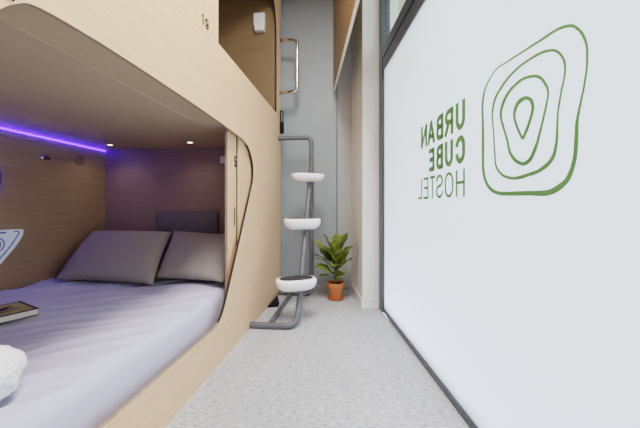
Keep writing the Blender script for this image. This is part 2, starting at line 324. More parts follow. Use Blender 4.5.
def ribbon2d(poly, t, closed=False):
    """left / right offsets of a 2-D polyline with mitred corners"""
    n = len(poly); L = []; R = []
    for i in range(n):
        p = poly[i]
        a = poly[i-1] if (closed or i > 0) else None
        b = poly[(i+1) % n] if (closed or i < n-1) else None
        ds = []
        if a is not None:
            d = math.hypot(p[0]-a[0], p[1]-a[1]); ds.append(((p[0]-a[0])/d, (p[1]-a[1])/d))
        if b is not None:
            d = math.hypot(b[0]-p[0], b[1]-p[1]); ds.append(((b[0]-p[0])/d, (b[1]-p[1])/d))
        n0 = (-ds[0][1], ds[0][0]); n1 = (-ds[-1][1], ds[-1][0])
        mx, my = n0[0]+n1[0], n0[1]+n1[1]; ml = math.hypot(mx, my) or 1
        mx, my = mx/ml, my/ml; k = t/2/max(.45, mx*n0[0]+my*n0[1])
        L.append((p[0]+mx*k, p[1]+my*k)); R.append((p[0]-mx*k, p[1]-my*k))
    return L, R

def strokes(bm, polys, x0, x1, y0, y1, t, f, depth=.0006):
    """letter drawn by strokes in a unit box mapped to x0..x1, y0..y1; f maps (x,y,d)->xyz"""
    h = t/2; sx = (x1-x0)-math.copysign(t, x1-x0); sy = (y1-y0)-t; ox = x0+math.copysign(h, x1-x0); oy = y0+h
    for pl in polys:
        pl = [p for i, p in enumerate(pl) if i == 0 or math.hypot(p[0]-pl[i-1][0], p[1]-pl[i-1][1]) > 1e-4]
        closed = math.hypot(pl[0][0]-pl[-1][0], pl[0][1]-pl[-1][1]) < 1e-4 and len(pl) > 3
        q = [(ox+a*sx, oy+b*sy) for a, b in (pl[:-1] if closed else pl)]
        if not closed:                                   # butt ends run to the edge of the box
            for i, j in ((0, 1), (-1, -2)):
                dx, dy = q[i][0]-q[j][0], q[i][1]-q[j][1]; d = math.hypot(dx, dy)
                q[i] = (q[i][0]+dx/d*h, q[i][1]+dy/d*h)
        L, R = ribbon2d(q, t, closed); n = len(q)
        la = [[bm.verts.new(f(*p, dd)) for p in S] for S in (L, R) for dd in (0, depth)]
        for i in range(n if closed else n-1):
            j = (i+1) % n
            bm.faces.new((la[0][i], la[0][j], la[2][j], la[2][i]))
            bm.faces.new((la[1][i], la[3][i], la[3][j], la[1][j]))
            bm.faces.new((la[0][i], la[1][i], la[1][j], la[0][j]))
            bm.faces.new((la[2][i], la[2][j], la[3][j], la[3][i]))
    bmesh.ops.recalc_face_normals(bm, faces=bm.faces)
    return bm

def arc(cx, cy, rx, ry, a0, a1, n=10):
    return [(cx+rx*math.cos(math.radians(a0+(a1-a0)*i/n)), cy+ry*math.sin(math.radians(a0+(a1-a0)*i/n))) for i in range(n+1)]

GL = {
 'U': [[(0, 1), (0, .36)]+arc(.5, .36, .5, .36, 180, 360)+[(1, .36), (1, 1)]],
 'R': [[(0, 0), (0, 1)], [(0, 1), (.5, 1)]+arc(.55, .74, .4, .26, 90, -90)+[(.5, .48), (0, .48)], [(.5, .48), (1, 0)]],
 'B': [[(0, 0), (0, 1)], [(0, 1), (.5, 1)]+arc(.55, .77, .38, .23, 90, -90)+[(.5, .54), (0, .54)],
       [(.5, .54)]+arc(.58, .27, .42, .27, 90, -90)+[(.5, 0), (0, 0)]],
 'A': [[(0, 0), (.46, 1), (.54, 1), (1, 0)], [(.2, .3), (.8, .3)]],
 'N': [[(0, 0), (0, 1)], [(0, .98), (1, .02)], [(1, 0), (1, 1)]],
 'C': [arc(.5, .64, .5, .36, 22, 180)+[(0, .64), (0, .36)]+arc(.5, .36, .5, .36, 180, 338)],
 'E': [[(0, 0), (0, 1)], [(0, 1), (1, 1)], [(0, .52), (.85, .52)], [(0, 0), (1, 0)]],
 'H': [[(0, 0), (0, 1)], [(1, 0), (1, 1)], [(0, .53), (1, .53)]],
 'O': [arc(.5, .62, .5, .38, 0, 180)+arc(.5, .38, .5, .38, 180, 360)+[(1, .62)]],
 'S': [arc(.5, .76, .47, .24, 10, 180, 9)+arc(.5, .76, .47, .24, 190, 262, 5)+arc(.5, .26, .5, .26, 82, 0, 6)+arc(.5, .26, .5, .26, -10, -172, 9)],
 'T': [[(.5, 0), (.5, 1)], [(0, 1), (1, 1)]],
 'L': [[(0, 1), (0, 0)], [(0, 0), (1, 0)]],
 '1': [[(.15, .8), (.6, 1), (.6, 0)]],
 '9': [arc(.5, .68, .5, .32, 0, 360, 18), [(1, .68), (1, .3)]+arc(.5, .27, .5, .27, 0, -140, 8)],
 '5': [[(.95, 1), (.1, 1), (.02, .55)]+arc(.47, .32, .53, .32, 140, -150, 12)],
}
# open-ended copies must not close on themselves
GL['O'] = [arc(.5, .62, .5, .38, 0, 180)+arc(.5, .38, .5, .38, 180, 360)+[GL['O'][0][0]]]

# ---------------------------------------------------------------- room shell
YB = 3.14
GA = 0.16504; gn = (math.cos(GA), math.sin(GA)); gd = (-math.sin(GA), math.cos(GA))
def gp(s, d, z): return Vector((gn[0]*d+gd[0]*s, gn[1]*d+gd[1]*s, z))
GROT = Matrix.Rotation(GA, 4, 'Z')      # local x = outward across the glass, local y = along it
def gbox(bm, d0, d1, s0, s1, z0, z1, bev=0, mat=0):
    return box(bm, d0, d1, s0, s1, z0, z1, bev, rot=GROT, mat=mat)
ZC = 3.1
S0 = -2.2

def floor_poly():
    bm = bmesh.new()
    a = gp(S0-.2, .70, 0); b = gp(3.6, .70, 0)
    vs = [(-2.4, -2.2), (a.x, -2.2), (b.x, YB+.1), (-2.4, YB+.1)]
    return vs
def slab(vs, z0, z1):
    bm = bmesh.new()
    lo = [bm.verts.new((x, y, z0)) for x, y in vs]; hi = [bm.verts.new((x, y, z1)) for x, y in vs]
    bm.faces.new(lo[::-1]); bm.faces.new(hi)
    for i in range(len(vs)):
        j = (i+1) % len(vs); bm.faces.new((lo[i], lo[j], hi[j], hi[i]))
    return bm
struct(link('floor', slab(floor_poly(), -.08, 0), M_CARPET))
struct(link('ceiling', slab(floor_poly(), ZC, ZC+.08), M_CEIL))
# back wall: one panelled face, with a warm field right of its seam
SEAM = -.176
bm = bx(-2.4, SEAM-.005, YB, YB+.1, 0, ZC)
struct(link('wall_back', bm, M_WALL))
struct(link('wall_corner', bx(SEAM+.005, .6, YB, YB+.1, 0, ZC), M_WALL2))
struct(link('trim_1', bx(SEAM-.005, SEAM+.005, YB+.006, YB+.05, 0, ZC), M_FRAME))
struct(link('wall_left', bx(-2.4, -2.3, -2.1, YB, 0, ZC), M_WALL))
struct(link('wall_rear', bx(-2.4, 1.1, -2.2, -2.1, 0, ZC), M_CEIL))
struct(link('baseboard_back', bx(-.70, -.03, YB-.008, YB-.0005, 0, .05, .002), M_WALL2))

# pillar beside the window
bm = gbox(bmesh.new(), .492, .80, 2.523, 3.3, 0, ZC)
struct(link('wall_pillar', bm, M_WHITEPAINT))
bm = gbox(bmesh.new(), .480, .632, 2.511, 2.5225, 0, .085, .003)
gbox(bm, .480, .4915, 2.5225, 3.02, 0, .085, .003)
struct(link('baseboard_pillar', bm, M_WHITEPAINT))

# window wall: frames (structure), panes
w = struct(bpy.data.objects.new('window_1', None)); C.objects.link(w); w.location = gp(.4, .66, 0)
bm = gbox(bmesh.new(), .632, .70, 2.425, 2.522, 0, ZC, .004)
link('window_mullion', bm, M_FRAME, w)
bm = gbox(bmesh.new(), .642, .70, S0, 2.425, 0, .032, .003)
link('window_sill_rail', bm, M_FRAME, w)
bm = gbox(bmesh.new(), .640, .70, S0, 2.425, 1.972, 2.058, .004)
gbox(bm, .634, .70, S0, 2.425, 2.064, 2.150, .004)
gbox(bm, .655, .69, S0, 2.425, 2.05, 2.07)
link('window_transom', bm, M_FRAME, w)
bm = gbox(bmesh.new(), .642, .70, S0, 2.425, 3.03, ZC, .003)
link('window_head', bm, M_FRAME, w)
bm = gbox(bmesh.new(), .632, .70, S0-.1, S0, 0, ZC)
link('window_jamb', bm, M_FRAME, w)
bm = gbox(bmesh.new(), .652, .662, S0, 2.425, .03, 1.975)
link('frosted_pane', bm, M_FROST, w)
bm = gbox(bmesh.new(), .652, .660, S0, 2.425, 2.148, 3.03)
link('clear_pane', bm, M_CLEAR, w)

# outside the window
struct(link('trim_2', bx(.75, 14, -8, 14, -.16, -.06), M_GROUND))
bm = gbox(bmesh.new(), 5.0, 5.3, -6, 12, -.06, 5.2)
o = struct(link('wall_opposite', bm, M_EXT))
bm = gbox(bmesh.new(), .72, 2.3, -3, 4.5, 3.15, 3.25)
struct(link('added_shade_canopy', bm, M_EXT))  # unseen canopy, added to darken the upper part of the glass
bm = gbox(bmesh.new(), .82, 1.7, 2.75, 3.0, -.06, 3.15)
struct(link('added_shade_fin', bm, M_EXT))  # unseen side fin, added to darken the far end of the glass

# ---------------------------------------------------------------- window lettering and emblem
DD = .6515
def gf(s, z, d): return gp(s, DD-d, z)
L1 = thing('window_lettering', 'green three-line lettering URBAN CUBE HOSTEL reversed on the frosted window', 'lettering', gp(1.43, DD, .9))
rows = [(1.180, 1.300, .0235, (('U', 1.189, 1.266), ('R', 1.286, 1.368), ('B', 1.382, 1.457), ('A', 1.473, 1.560), ('N', 1.568, 1.650))),
        (1.039, 1.157, .0235, (('C', 1.189, 1.268), ('U', 1.289, 1.365), ('B', 1.384, 1.457), ('E', 1.478, 1.543))),
        (.900, 1.015, .0128, (('H', 1.192, 1.264), ('O', 1.286, 1.368), ('S', 1.384, 1.459), ('T', 1.470, 1.534), ('E', 1.552, 1.615), ('L', 1.636, 1.695)))]
for z0, z1, t, let in rows:
    for ch, a, b in let:
        link('letter', strokes(bmesh.new(), GL[ch], a, b, z0, z1, t, gf), M_GREEN, L1)
L2 = thing('window_emblem', 'green emblem of four nested rounded contour rings on the frosted window', 'emblem', gp(.85, DD, .89))
for R in RINGS:
    bm = bmesh.new(); n = len(R)
    va = [bm.verts.new(gf(a, z, .0006)) for a, z, _, _ in R]; vb = [bm.verts.new(gf(b, z, .0006)) for _, _, b, z in R]
    vc = [bm.verts.new(gf(a, z, 0)) for a, z, _, _ in R]; vd = [bm.verts.new(gf(b, z, 0)) for _, _, b, z in R]
    for i in range(n):
        j = (i+1) % n
        bm.faces.new((va[i], va[j], vb[j], vb[i])); bm.faces.new((vc[i], vd[i], vd[j], vc[j]))
        bm.faces.new((va[i], vc[i], vc[j], va[j])); bm.faces.new((vb[i], vb[j], vd[j], vd[i]))
    bmesh.ops.recalc_face_normals(bm, faces=bm.faces)
    link('contour_ring', bm, M_GREEN, L2)

# ---------------------------------------------------------------- capsule bunk
XF = -.73; TH = .014; XI = -2.15; YE = 2.40; YN = .36; ZCE = 1.353
B = thing('capsule_bunk', 'pale beech double-deck capsule bunk with two rounded openings along the left side', 'bunk bed', (-1.45, 1.5, 0))
def ff(u, v, d): return (XF-d, u, v)
low = [(.80, 1.335), (1.0, 1.335), (1.34, 1.330), (1.60, 1.322), (1.794, 1.314)]
low += catmull([(1.794, 1.314), (1.905, 1.306), (1.99, 1.290), (2.06, 1.255), (2.107, 1.205), (2.132, 1.15), (2.136, 1.09), (2.120, 1.03)], 5)[1:]
low += catmull([(2.120, 1.03), (1.975, .80), (1.83, .575), (1.69, .36), (1.62, .265), (1.547, .221), (1.45, .215)], 4)[1:]
low += [(1.0, .215)] + catmull([(.72, .215), (.60, .225), (.53, .26), (.50, .34), (.495, .45)], 4)
low += [(.495, 1.0)] + catmull([(.495, 1.08), (.508, 1.17), (.537, 1.25), (.576, 1.298), (.630, 1.325), (.80, 1.335)], 5)[:-1]
up = [(.60, 1.745), (2.76, 1.745)] + arc(2.765, 1.785, .037, .04, -90, 0, 5) + [(2.802, 2.42)]
up += catmull([(2.802, 2.45), (2.79, 2.57), (2.76, 2.68), (2.70, 2.76), (2.60, 2.80)], 4) + [(.60, 2.80)]
outer = [(.30, 0), (2.84, 0), (2.84, 3.02), (.30, 3.02)]
fp = link('facade_panel', board([outer, low, up], ff, TH), [M_WOOD, M_EDGE, M_GAPSHADE], B)
for p in fp.data.polygons:                                  # far jambs of both openings coloured dark to imitate the gap shadow
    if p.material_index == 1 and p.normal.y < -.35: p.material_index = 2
# rounded end of the facade
bm = bmesh.new(); prof = [(XF, 2.84)]
for i in range(1, 11):
    a = PI/2*i/10; prof.append((XF-.015*(1-math.cos(a)), 2.84+.19*math.sin(a)))
prof += [(-2.2, 3.03), (-2.2, 3.01), (-.80, 3.01), (-.752, 2.84)]
lo = [bm.verts.new((x, y, 0)) for x, y in prof]; hi = [bm.verts.new((x, y, 3.02)) for x, y in prof]
n = len(prof)
for i in range(n): bm.faces.new((lo[i], lo[(i+1) % n], hi[(i+1) % n], hi[i]))
bm.faces.new(lo[::-1]); bm.faces.new(hi)
bmesh.ops.recalc_face_normals(bm, faces=bm.faces)
link('end_panel', bm, M_WOOD, B, True, 30)
link('near_panel', bx(-2.2, -.748, .30, YN, 0, 3.02), M_WOOD, B)
link('bed_base', bx(XI, -.748, YN, 3.0, 0, .13), M_INL, B)
link('cabin_back_panel', bx(-2.2, XI, YN, 3.0, 0, 3.02), M_INL, B)
link('cabin_end_panel', bx(XI, -.748, YE, YE+.03, .13, ZCE), M_INE, B)
link('cabin_ceiling', bx(XI, -.748, YN, 3.0, ZCE, ZCE+.04), M_INC, B)
link('upper_floor', bx(XI, -.748, YN, 3.0, 1.68, 1.74), M_INU, B)
link('upper_end_panel', bx(XI, -.748, 2.80, 2.83, 1.74, 3.02), M_INU, B)
link('upper_ceiling', bx(XI, -.748, YN, 3.0, 2.96, 3.02), M_INU, B)
link('door_track', bx(-.9192, -.9168, YN, 2.2, ZCE-.002, ZCE), M_TRACK, B)
# sliding door of the lower cabin: leaf, number, pull
LY0 = 1.765
dr = link('sliding_door', bx(-.780, -.766, LY0, 1.903, .24, 1.345, .001), [M_LEAF], B)
bm = bx(-.7665, -.7645, 1.864, 1.878, .735, .855, .0008)
dp = link('door_pull', bm, [M_BLACK], dr)
def dig(ch, x0, x1, z0, z1, t, x): return strokes(bmesh.new(), GL[ch], x0, x1, z0, z1, t, lambda u, v, d: (x+d, u, v))
link('number', dig('5', 1.868, 1.9025, 1.113, 1.187, .014, -.7660), M_DIGIT, dr)
link('door_edge_strip', bx(-.780, -.7655, LY0-.004, LY0, .24, 1.345), M_EDGE, dr)
link('door_jamb', bx(-.785, -.7505, 1.918, 2.38, .14, 1.345, .002), M_LEAF, B)
link('gap_shade_strip', bx(-.785, -.7645, 1.9035, 1.9175, .14, 1.345), M_GAPSHADE, B)  # dark strip that paints the shadow between leaf and jamb
# upper door (closed part) with its number
du = link('upper_sliding_door', bx(-.752, -.7325, .602, 1.570, 1.7455, 2.80, .001), M_LEAF, B)
link('number', dig('1', 1.388, 1.413, 1.746, 1.800, .0105, -.7325), M_DIGIT, du)
link('number', dig('9', 1.422, 1.458, 1.746, 1.800, .0105, -.7325), M_DIGIT, du)
link('number_plate', bx(XF, XF+.003, .54, .574, 1.302, 1.35, .001), M_BLACK, B)
# headboard, lights, vent, sensor, control panel, mirror
link('headboard', bx(-1.657, -1.114, YE-.035, YE-.0005, .40, .823, .014, seg=3), M_HEAD, B, True, 40)
link('led_strip', bx(XI+.001, XI+.012, .50, YE-.004, 1.334, 1.346, .002), M_LED, B)
for x, y in ((-1.924, 2.195), (-1.244, 2.18)):
    bm = lathe(bmesh.new(), [(0, ZCE-.0005), (.030, ZCE-.0005), (.030, ZCE-.004), (.022, ZCE-.007), (.020, ZCE-.003), (0, ZCE-.003)], x, y, 24)
    dl = link('downlight', bm, M_CHROME, B, True, 40)
    link('bulb', lathe(bmesh.new(), [(0, ZCE-.0045), (.019, ZCE-.0045), (.019, ZCE-.0035)], x, y, 20), M_LEDSPOT, dl)
def wall_disc(y, z, prof, ry=1, rz=1, seg=28):
    """lathe about the X axis on the cabin back panel; prof = (radius, stand-off)"""
    bm = lathe(bmesh.new(), prof, 0, 0, seg)
    for v in bm.verts: v.co = Vector((XI+v.co.z, y+v.co.x*ry, z+v.co.y*rz))
    bmesh.ops.recalc_face_normals(bm, faces=bm.faces)
    return bm
vt = link('air_vent', wall_disc(2.149, 1.226, [(0, .0), (.040, .0), (.040, .006), (.034, .008), (.034, .003), (0, .003)]), M_GRILLE, B, True, 40)
bm = bmesh.new()
for k in range(-3, 4):
    hw = math.sqrt(max(0, .033**2-(k*.009)**2)); box(bm, XI+.003, XI+.007, 2.149-hw, 2.149+hw, 1.226+k*.009-.002, 1.226+k*.009+.002)
link('vent_slats', bm, M_INL, vt)
link('reading_light', wall_disc(1.886, 1.2, [(0, .0), (.030, .0), (.030, .006), (.024, .012), (.012, .013), (0, .010)], 1.1, .62), M_CHROME, B, True, 40)
pan = catmull([(1.742, .712), (1.752, .697), (1.748, .672), (1.715, .617), (1.66, .55), (1.60, .487), (1.52, .44), (1.43, .43), (1.36, .46), (1.29, .53), (1.235, .61), (1.205, .672), (1.203, .698), (1.216, .712), (1.35, .716), (1.48, .717), (1.61, .716)], 4, True)
def wf(u, v, d): return (XI+.014-d, u-.018, v)
cp = link('control_panel', board([pan], wf, .0135), [M_TOUCH, M_TOUCH], B)
def mark(poly, t, mat, name='panel_mark', closed=False):
    bm = bmesh.new()
    L, R = ribbon2d(poly, t, closed); n = len(poly)
    a = [bm.verts.new((XI+.0146, p[0]-.018, p[1])) for p in L]; b = [bm.verts.new((XI+.0146, p[0]-.018, p[1])) for p in R]
    for i in range(n if closed else n-1): bm.faces.new((a[i], a[(i+1) % n], b[(i+1) % n], b[i]))
    link(name, bm, mat, cp)
mark([(1.58, .700), (1.655, .699)], .010, M_BLUEMARK)
mark(catmull([(1.700, .701), (1.722, .700), (1.727, .690), (1.715, .668), (1.68, .615), (1.63, .553), (1.585, .512)], 4), .007, M_BLUEMARK)
mark(arc(1.603, .628, .042, .042, 0, 360, 24)[:-1], .009, M_PINKMARK, closed=True)
mark(arc(1.603, .628, .024, .024, 0, 360, 18)[:-1], .006, M_BLUEMARK, closed=True)
mr = link('mirror', wall_disc(1.478, 1.03, [(0, .012), (.128, .012), (.132, .015), (.132, .02), (.128, .022), (0, .022)], seg=48), M_MIRROR, B, True, 40)
link('mirror_glow_ring', wall_disc(1.478, 1.03, [(.11, .002), (.124, .002), (.124, .010), (.11, .010)], seg=48), M_LED, mr)
link('switch_plate', bx(-1.102, -1.05, YE-.010, YE-.0005, 1.216, 1.274, .003), M_PLASTIC, B)
# card box on the upper cabin wall
cb = link('card_switch', bx(-.945, -.838, 2.765, 2.7995, 2.565, 2.69, .006), M_PLASTIC, B)
link('card_slot', bx(-.932, -.838, 2.752, 2.7995, 2.515, 2.575, .006), M_PLASTIC, cb)
# chrome grab handle on the rounded end
bm = bmesh.new(); yh = 2.915; xh = -.736
tube(bm, fillet([(xh, yh, 2.497), (-.552, yh, 2.497), (-.552, yh, 1.983), (xh, yh, 1.983)], .055), .0165)
hd = link('grab_handle', bm, M_CHROME, B, True)
for z in (2.497, 1.983):
    bm = bmesh.new(); tube(bm, [(-.740, yh, z), (-.724, yh, z)], .024, 20); link('handle_flange', bm, M_CHROME, hd, True, 40)
# black clip lock hanging at the corner
bm = bmesh.new(); yk = 2.90
box(bm, -.722, -.682, yk-.012, yk+.012, 1.575, 1.69, .008)
lk = link('corner_lock', bm, M_BLACK, B, True, 40)
bm = bmesh.new(); tube(bm, fillet([(-.716, yk, 1.68), (-.716, yk, 1.80), (-.692, yk, 1.79), (-.692, yk, 1.685)], .012), .006, 8)
link('lock_shackle', bm, M_BLACK, lk, True)

# ---------------------------------------------------------------- mattress with rumpled sheet
def sheet_wave(x, y):
    p = Vector((x*1.6+y*.9, y*1.1-x*.5, 0))
    wv = noise.noise(p*2.2)*.010
    q = noise.noise_vector(Vector((x*2.3, y*2.3, 5.0)))*.10          # bends the folds
    x, y = x+q.x, y+q.y
    a = x*math.cos(.62)+y*math.sin(.62); b = -x*math.sin(.62)+y*math.cos(.62)
    wv += (1-abs(noise.noise(Vector((a*1.8, b*8.0, 3.1)))))**3*.016
    wv += (1-abs(noise.noise(Vector((a*2.6+1.7, b*19.0, 7.7)))))**4*.010
    wv += noise.noise(Vector((a*6, b*34, 1)))*.0022
    wv -= .021
    return wv if wv < 0 else .004*math.tanh(wv/.004)
ZT = .356
def mattress():
    bm = bmesh.new(); x0, x1, y0, y1 = XI+.005, -.795, YN+.02, YE-.045; zt = .352; zb = .132; r = .06
    NX, NY = 190, 260; grid = []
    def prof(u):                                     # along x: 0 back .. 1 front, rounded at both ends
        return u
    for i in range(NX+1):
        row = []
        for j in range(NY+1):
            x = x0+(x1-x0)*i/NX; y = y0+(y1-y0)*j/NY
            e = min(x1-x, y-y0, y1-y, (x-x0)*2)      # distance from rim
            ef = x1-x
            drop = 0
            if e < r: drop = r-math.sqrt(max(0, r*r-(r-e)**2))
            wv = sheet_wave(x, y)
            k = min(1, e/.05)
            row.append(bm.verts.new((x, y, zt-drop+wv*k)))
        grid.append(row)
    for i in range(NX):
        for j in range(NY):
            bm.faces.new((grid[i][j], grid[i+1][j], grid[i+1][j+1], grid[i][j+1]))
    rim = [grid[i][0] for i in range(NX)]+[grid[NX][j] for j in range(NY)]+[grid[i][NY] for i in range(NX, 0, -1)]+[grid[0][j] for j in range(NY, 0, -1)]
    dn = [bm.verts.new((v.co.x, v.co.y, zb)) for v in rim]; n = len(rim)
    for i in range(n):
        j = (i+1) % n; bm.faces.new((rim[j], rim[i], dn[i], dn[j]))
    bm.faces.new(dn)
    bmesh.ops.recalc_face_normals(bm, faces=bm.faces)
    return bm
mt = link('mattress', mattress(), M_SHEET, None, True, 60)
tag(mt, 'wide mattress covered by a rumpled white sheet inside the lower bunk', 'mattress')

def pillow(bl, br, tr, tl, puff, name, label):
    """corner-to-corner cushion; corners are the seam corners, puff the half thickness"""
    bl, br, tr, tl = map(Vector, (bl, br, tr, tl))
    nrm = (br-bl).cross(tl-bl).normalized()
    N = 26; bm = bmesh.new(); lay = []
    for s in (1, -1):
        g = []
        for i in range(N+1):
            row = []
            for j in range(N+1):
                u, v = i/N, j/N
                pu, pv = 1-(2*u-1)**2, 1-(2*v-1)**2
                # seam edges draw in a little between the corners
                uu = u+(.5-u)*.05*(1-pv)*0; vv = v
                du = .018*pv*(1 if u < .5 else -1)*abs(2*u-1)**2*1.0
                dv = .045*pu*(1 if v < .5 else -1)*abs(2*v-1)**2*1.0
                uu, vv = u+du, v+dv
                p = (bl*(1-uu)+br*uu)*(1-vv)+(tl*(1-uu)+tr*uu)*vv
                h = puff*(max(0, pu*pv))**.42
                cr = noise.noise(Vector((u*3.1+len(label), v*2.3, s)))*.010+(1-abs(noise.noise(Vector((u*9, v*2.2, s*3+len(label))))))**4*.010*(1-v)**1.5
                h += cr*min(1, pu*pv*3)
                sag = .018*(1-v)*pu*s*0
                row.append(bm.verts.new(p+nrm*s*(h if (0 < i < N and 0 < j < N) else 0)))
            g.append(row)
        lay.append(g)
    for k, g in enumerate(lay):
        for i in range(N):
            for j in range(N):
                f = (g[i][j], g[i+1][j], g[i+1][j+1], g[i][j+1])
                bm.faces.new(f if k == 0 else f[::-1])
    bmesh.ops.remove_doubles(bm, verts=bm.verts, dist=1e-5)
    bmesh.ops.recalc_face_normals(bm, faces=bm.faces)
    o = link(name, bm, M_PILLOW, None, True)
    tag(o, label, 'pillow')
pillow((-1.975, 1.79, .374), (-1.245, 1.752, .374), (-1.425, 2.235, .662), (-2.115, 2.235, .662), .082, 'pillow', 'large grey pillow leaning in the back corner of the bed, left of the other')
pillow((-1.30, 1.85, .385), (-.81, 1.80, .385), (-.82, 2.26, .640), (-1.43, 2.265, .668), .062, 'pillow', 'grey pillow beside the sliding door, partly hidden behind the door edge')

# ---------------------------------------------------------------- book and towel on the bed
cA = Vector((-1.448, 1.243, 0)); e1 = Vector((-.203, .083, 0)); e2 = Vector((-.055, -.25, 0))
e1n = e1.normalized(); e2 = (e2-e1n*e2.dot(e1n))
zb = ZT+.001+max(sheet_wave(*(cA+e1*(i/8)+e2*(j/8)).to_2d()) for i in range(9) for j in range(9))
bk = thing('book', 'olive-brown book with a dark plant picture lying flat on the white sheet', 'book', (cA.x, cA.y, zb))
def prism(base, a, b, z0, z1, inset=(0, 0, 0, 0)):
    bm = bmesh.new(); an, bn = a.normalized(), b.normalized()
    q = [base+an*inset[0]+bn*inset[1], base+a-an*inset[2]+bn*inset[1], base+a-an*inset[2]+b-bn*inset[3], base+an*inset[0]+b-bn*inset[3]]
    lo = [bm.verts.new((v.x, v.y, z0)) for v in q]; hi = [bm.verts.new((v.x, v.y, z1)) for v in q]
    bm.faces.new(lo[::-1]); bm.faces.new(hi)
    for i in range(4): bm.faces.new((lo[i], lo[(i+1) % 4], hi[(i+1) % 4], hi[i]))
    bmesh.ops.recalc_face_normals(bm, faces=bm.faces); return bm
link('pages', prism(cA, e1, e2, zb+.003, zb+.027, (.003, .003, .002, .003)), M_PAGES, bk)
link('back_cover', prism(cA, e1, e2, zb, zb+.003), M_COVERDARK, bk)
fc = link('front_cover', prism(cA, e1, e2, zb+.027, zb+.030), M_COVERDARK, bk)
link('cover_field', prism(cA, e1, e2, zb+.030, zb+.0304, (.012, .012, .012, .012)), M_COVER, fc)
bm = bmesh.new()
def bkp(u, v): q = cA+e1*u+e2*v; return (q.x, q.y, zb+.0308)
for poly in ([(.42, .14), (.50, .30), (.55, .62), (.48, .95), (.42, .62), (.40, .34)], [(.47, .36), (.66, .2), (.72, .17), (.66, .34), (.52, .48)], [(.42, .5), (.30, .36), (.25, .3), (.28, .45), (.42, .6)]):
    bm.faces.new([bm.verts.new(bkp(u, v)) for u, v in poly])
link('cover_picture', bm, M_COVERDARK, fc)

def towel():
    bm = bmesh.new()
    bmesh.ops.create_icosphere(bm, subdivisions=6, radius=1)
    for v in bm.verts:
        n = v.co.normalized()
        big = noise.noise(n*1.6+Vector((4, 1, 2)))*.10+noise.noise(n*4.5)*.06
        fz = noise.noise(n*17)*.04+noise.noise(n*38)*.045
        v.co = n*(1+big+fz)
        v.co = Vector((v.co.x*.085, v.co.y*.10, max(-.055, v.co.z*.076)))
    r = Matrix.Rotation(.35, 4, 'Z')
    bmesh.ops.transform(bm, matrix=Matrix.Translation((-.963, .675, .0555+ZT+max(sheet_wave(-.963+i*.02, .675+j*.02) for i in range(-4, 5) for j in range(-5, 6)))) @ r, verts=bm.verts)
    return bm
o = link('towel', towel(), M_TOWEL, None, True)
tag(o, 'fluffy white bundled towel lying on the near part of the bed', 'towel')

# ---------------------------------------------------------------- step ladder
LD = thing('step_ladder', 'grey tubular ladder with three white oval steps fixed to the bunk end', 'ladder', (-.5, 2.45, 0))
RT = .0222; XT = -.405
bm = bmesh.new()
tube(bm, fillet([(XF+.002, 2.07, RT), (-.415, 2.075, RT), (XT, 2.19, .085), (XT, 2.262, .225), (XT, 2.51, .66), (XT, 2.775, 1.11), (XT, 2.862, 1.25)], [.12, .07, .05, .1, .1], 8), RT, 16)
link('leaning_tube', bm, M_TUBE, LD, True, 60)
bm = bmesh.new(); yp = 2.872
tube(bm, fillet([(-.7275, yp, RT), (XT, yp, RT), (XT, yp, 1.522), (-.7275, yp, 1.522)], [.075, .06], 8), RT, 16)
link('upright_tube', bm, M_TUBE, LD, True, 60)
bm = bmesh.new(); tube(bm, [(-.595, 2.085, RT), (-.605, 2.86, RT)], RT*.85, 14); link('base_tube', bm, M_TUBE, LD, True, 60)
bm = bmesh.new()
vs = [bm.verts.new(p) for p in ((-.729, 2.50, 0), (-.645, 2.53, 0), (-.652, 2.60, 0), (-.729, 2.83, 0), (-.729, 2.50, .012), (-.645, 2.53, .012), (-.652, 2.60, .012), (-.729, 2.83, .012))]
for q in ((0, 1, 2, 3), (7, 6, 5, 4), (0, 4, 5, 1), (1, 5, 6, 2), (2, 6, 7, 3), (3, 7, 4, 0)): bm.faces.new([vs[i] for i in q])
bmesh.ops.recalc_face_normals(bm, faces=bm.faces)
link('floor_bracket', bm, M_BLACK, LD)
def step(cx, cy, zt, rot, th=.088):
    hx, hy, n = .153, .098, 56; q_ = th/.088
    def se(a, k):
        c, s = math.cos(a), math.sin(a); e = 2/2.7
        return (math.copysign(abs(c)**e, c)*(hx-k), math.copysign(abs(s)**e, s)*(hy-k))
    R = Matrix.Rotation(rot, 4, 'Z')
    def P(a, k, z): x, y = se(a, k); q = R @ Vector((x, y, 0)); return (cx+q.x, cy+q.y, z)
    prof = [(.020, zt), (.008, zt-.002), (.002, zt-.008), (0, zt-.020*q_), (.003, zt-.042*q_), (.012, zt-.062*q_), (.030, zt-.078*q_), (.052, zt-th)]
    bm = bmesh.new(); rings = [[bm.verts.new(P(2*PI*i/n, k, z)) for i in range(n)] for k, z in prof]
    for a, b in zip(rings, rings[1:]):
        for i in range(n): bm.faces.new((a[i], b[i], b[(i+1) % n], a[(i+1) % n]))
    bm.faces.new(rings[0]); bm.faces.new(rings[-1][::-1])
    bmesh.ops.recalc_face_normals(bm, faces=bm.faces)
    st = link('step', bm, M_STEP, LD, True, 50)
    bm = bmesh.new()
    a = [bm.verts.new(P(2*PI*i/n, .030, zt+.003)) for i in range(n)]; b = [bm.verts.new(P(2*PI*i/n, .026, zt)) for i in range(n)]
    for i in range(n): bm.faces.new((b[i], b[(i+1) % n], a[(i+1) % n], a[i]))
    bm.faces.new(a); bm.faces.new(b[::-1])
    link('tread_pad', bm, M_PAD, st)
step(-.4285, 2.22, .326, .45)
step(-.425, 2.47, .7606, .45)
step(-.4195, 2.73, 1.158, .45, .072)

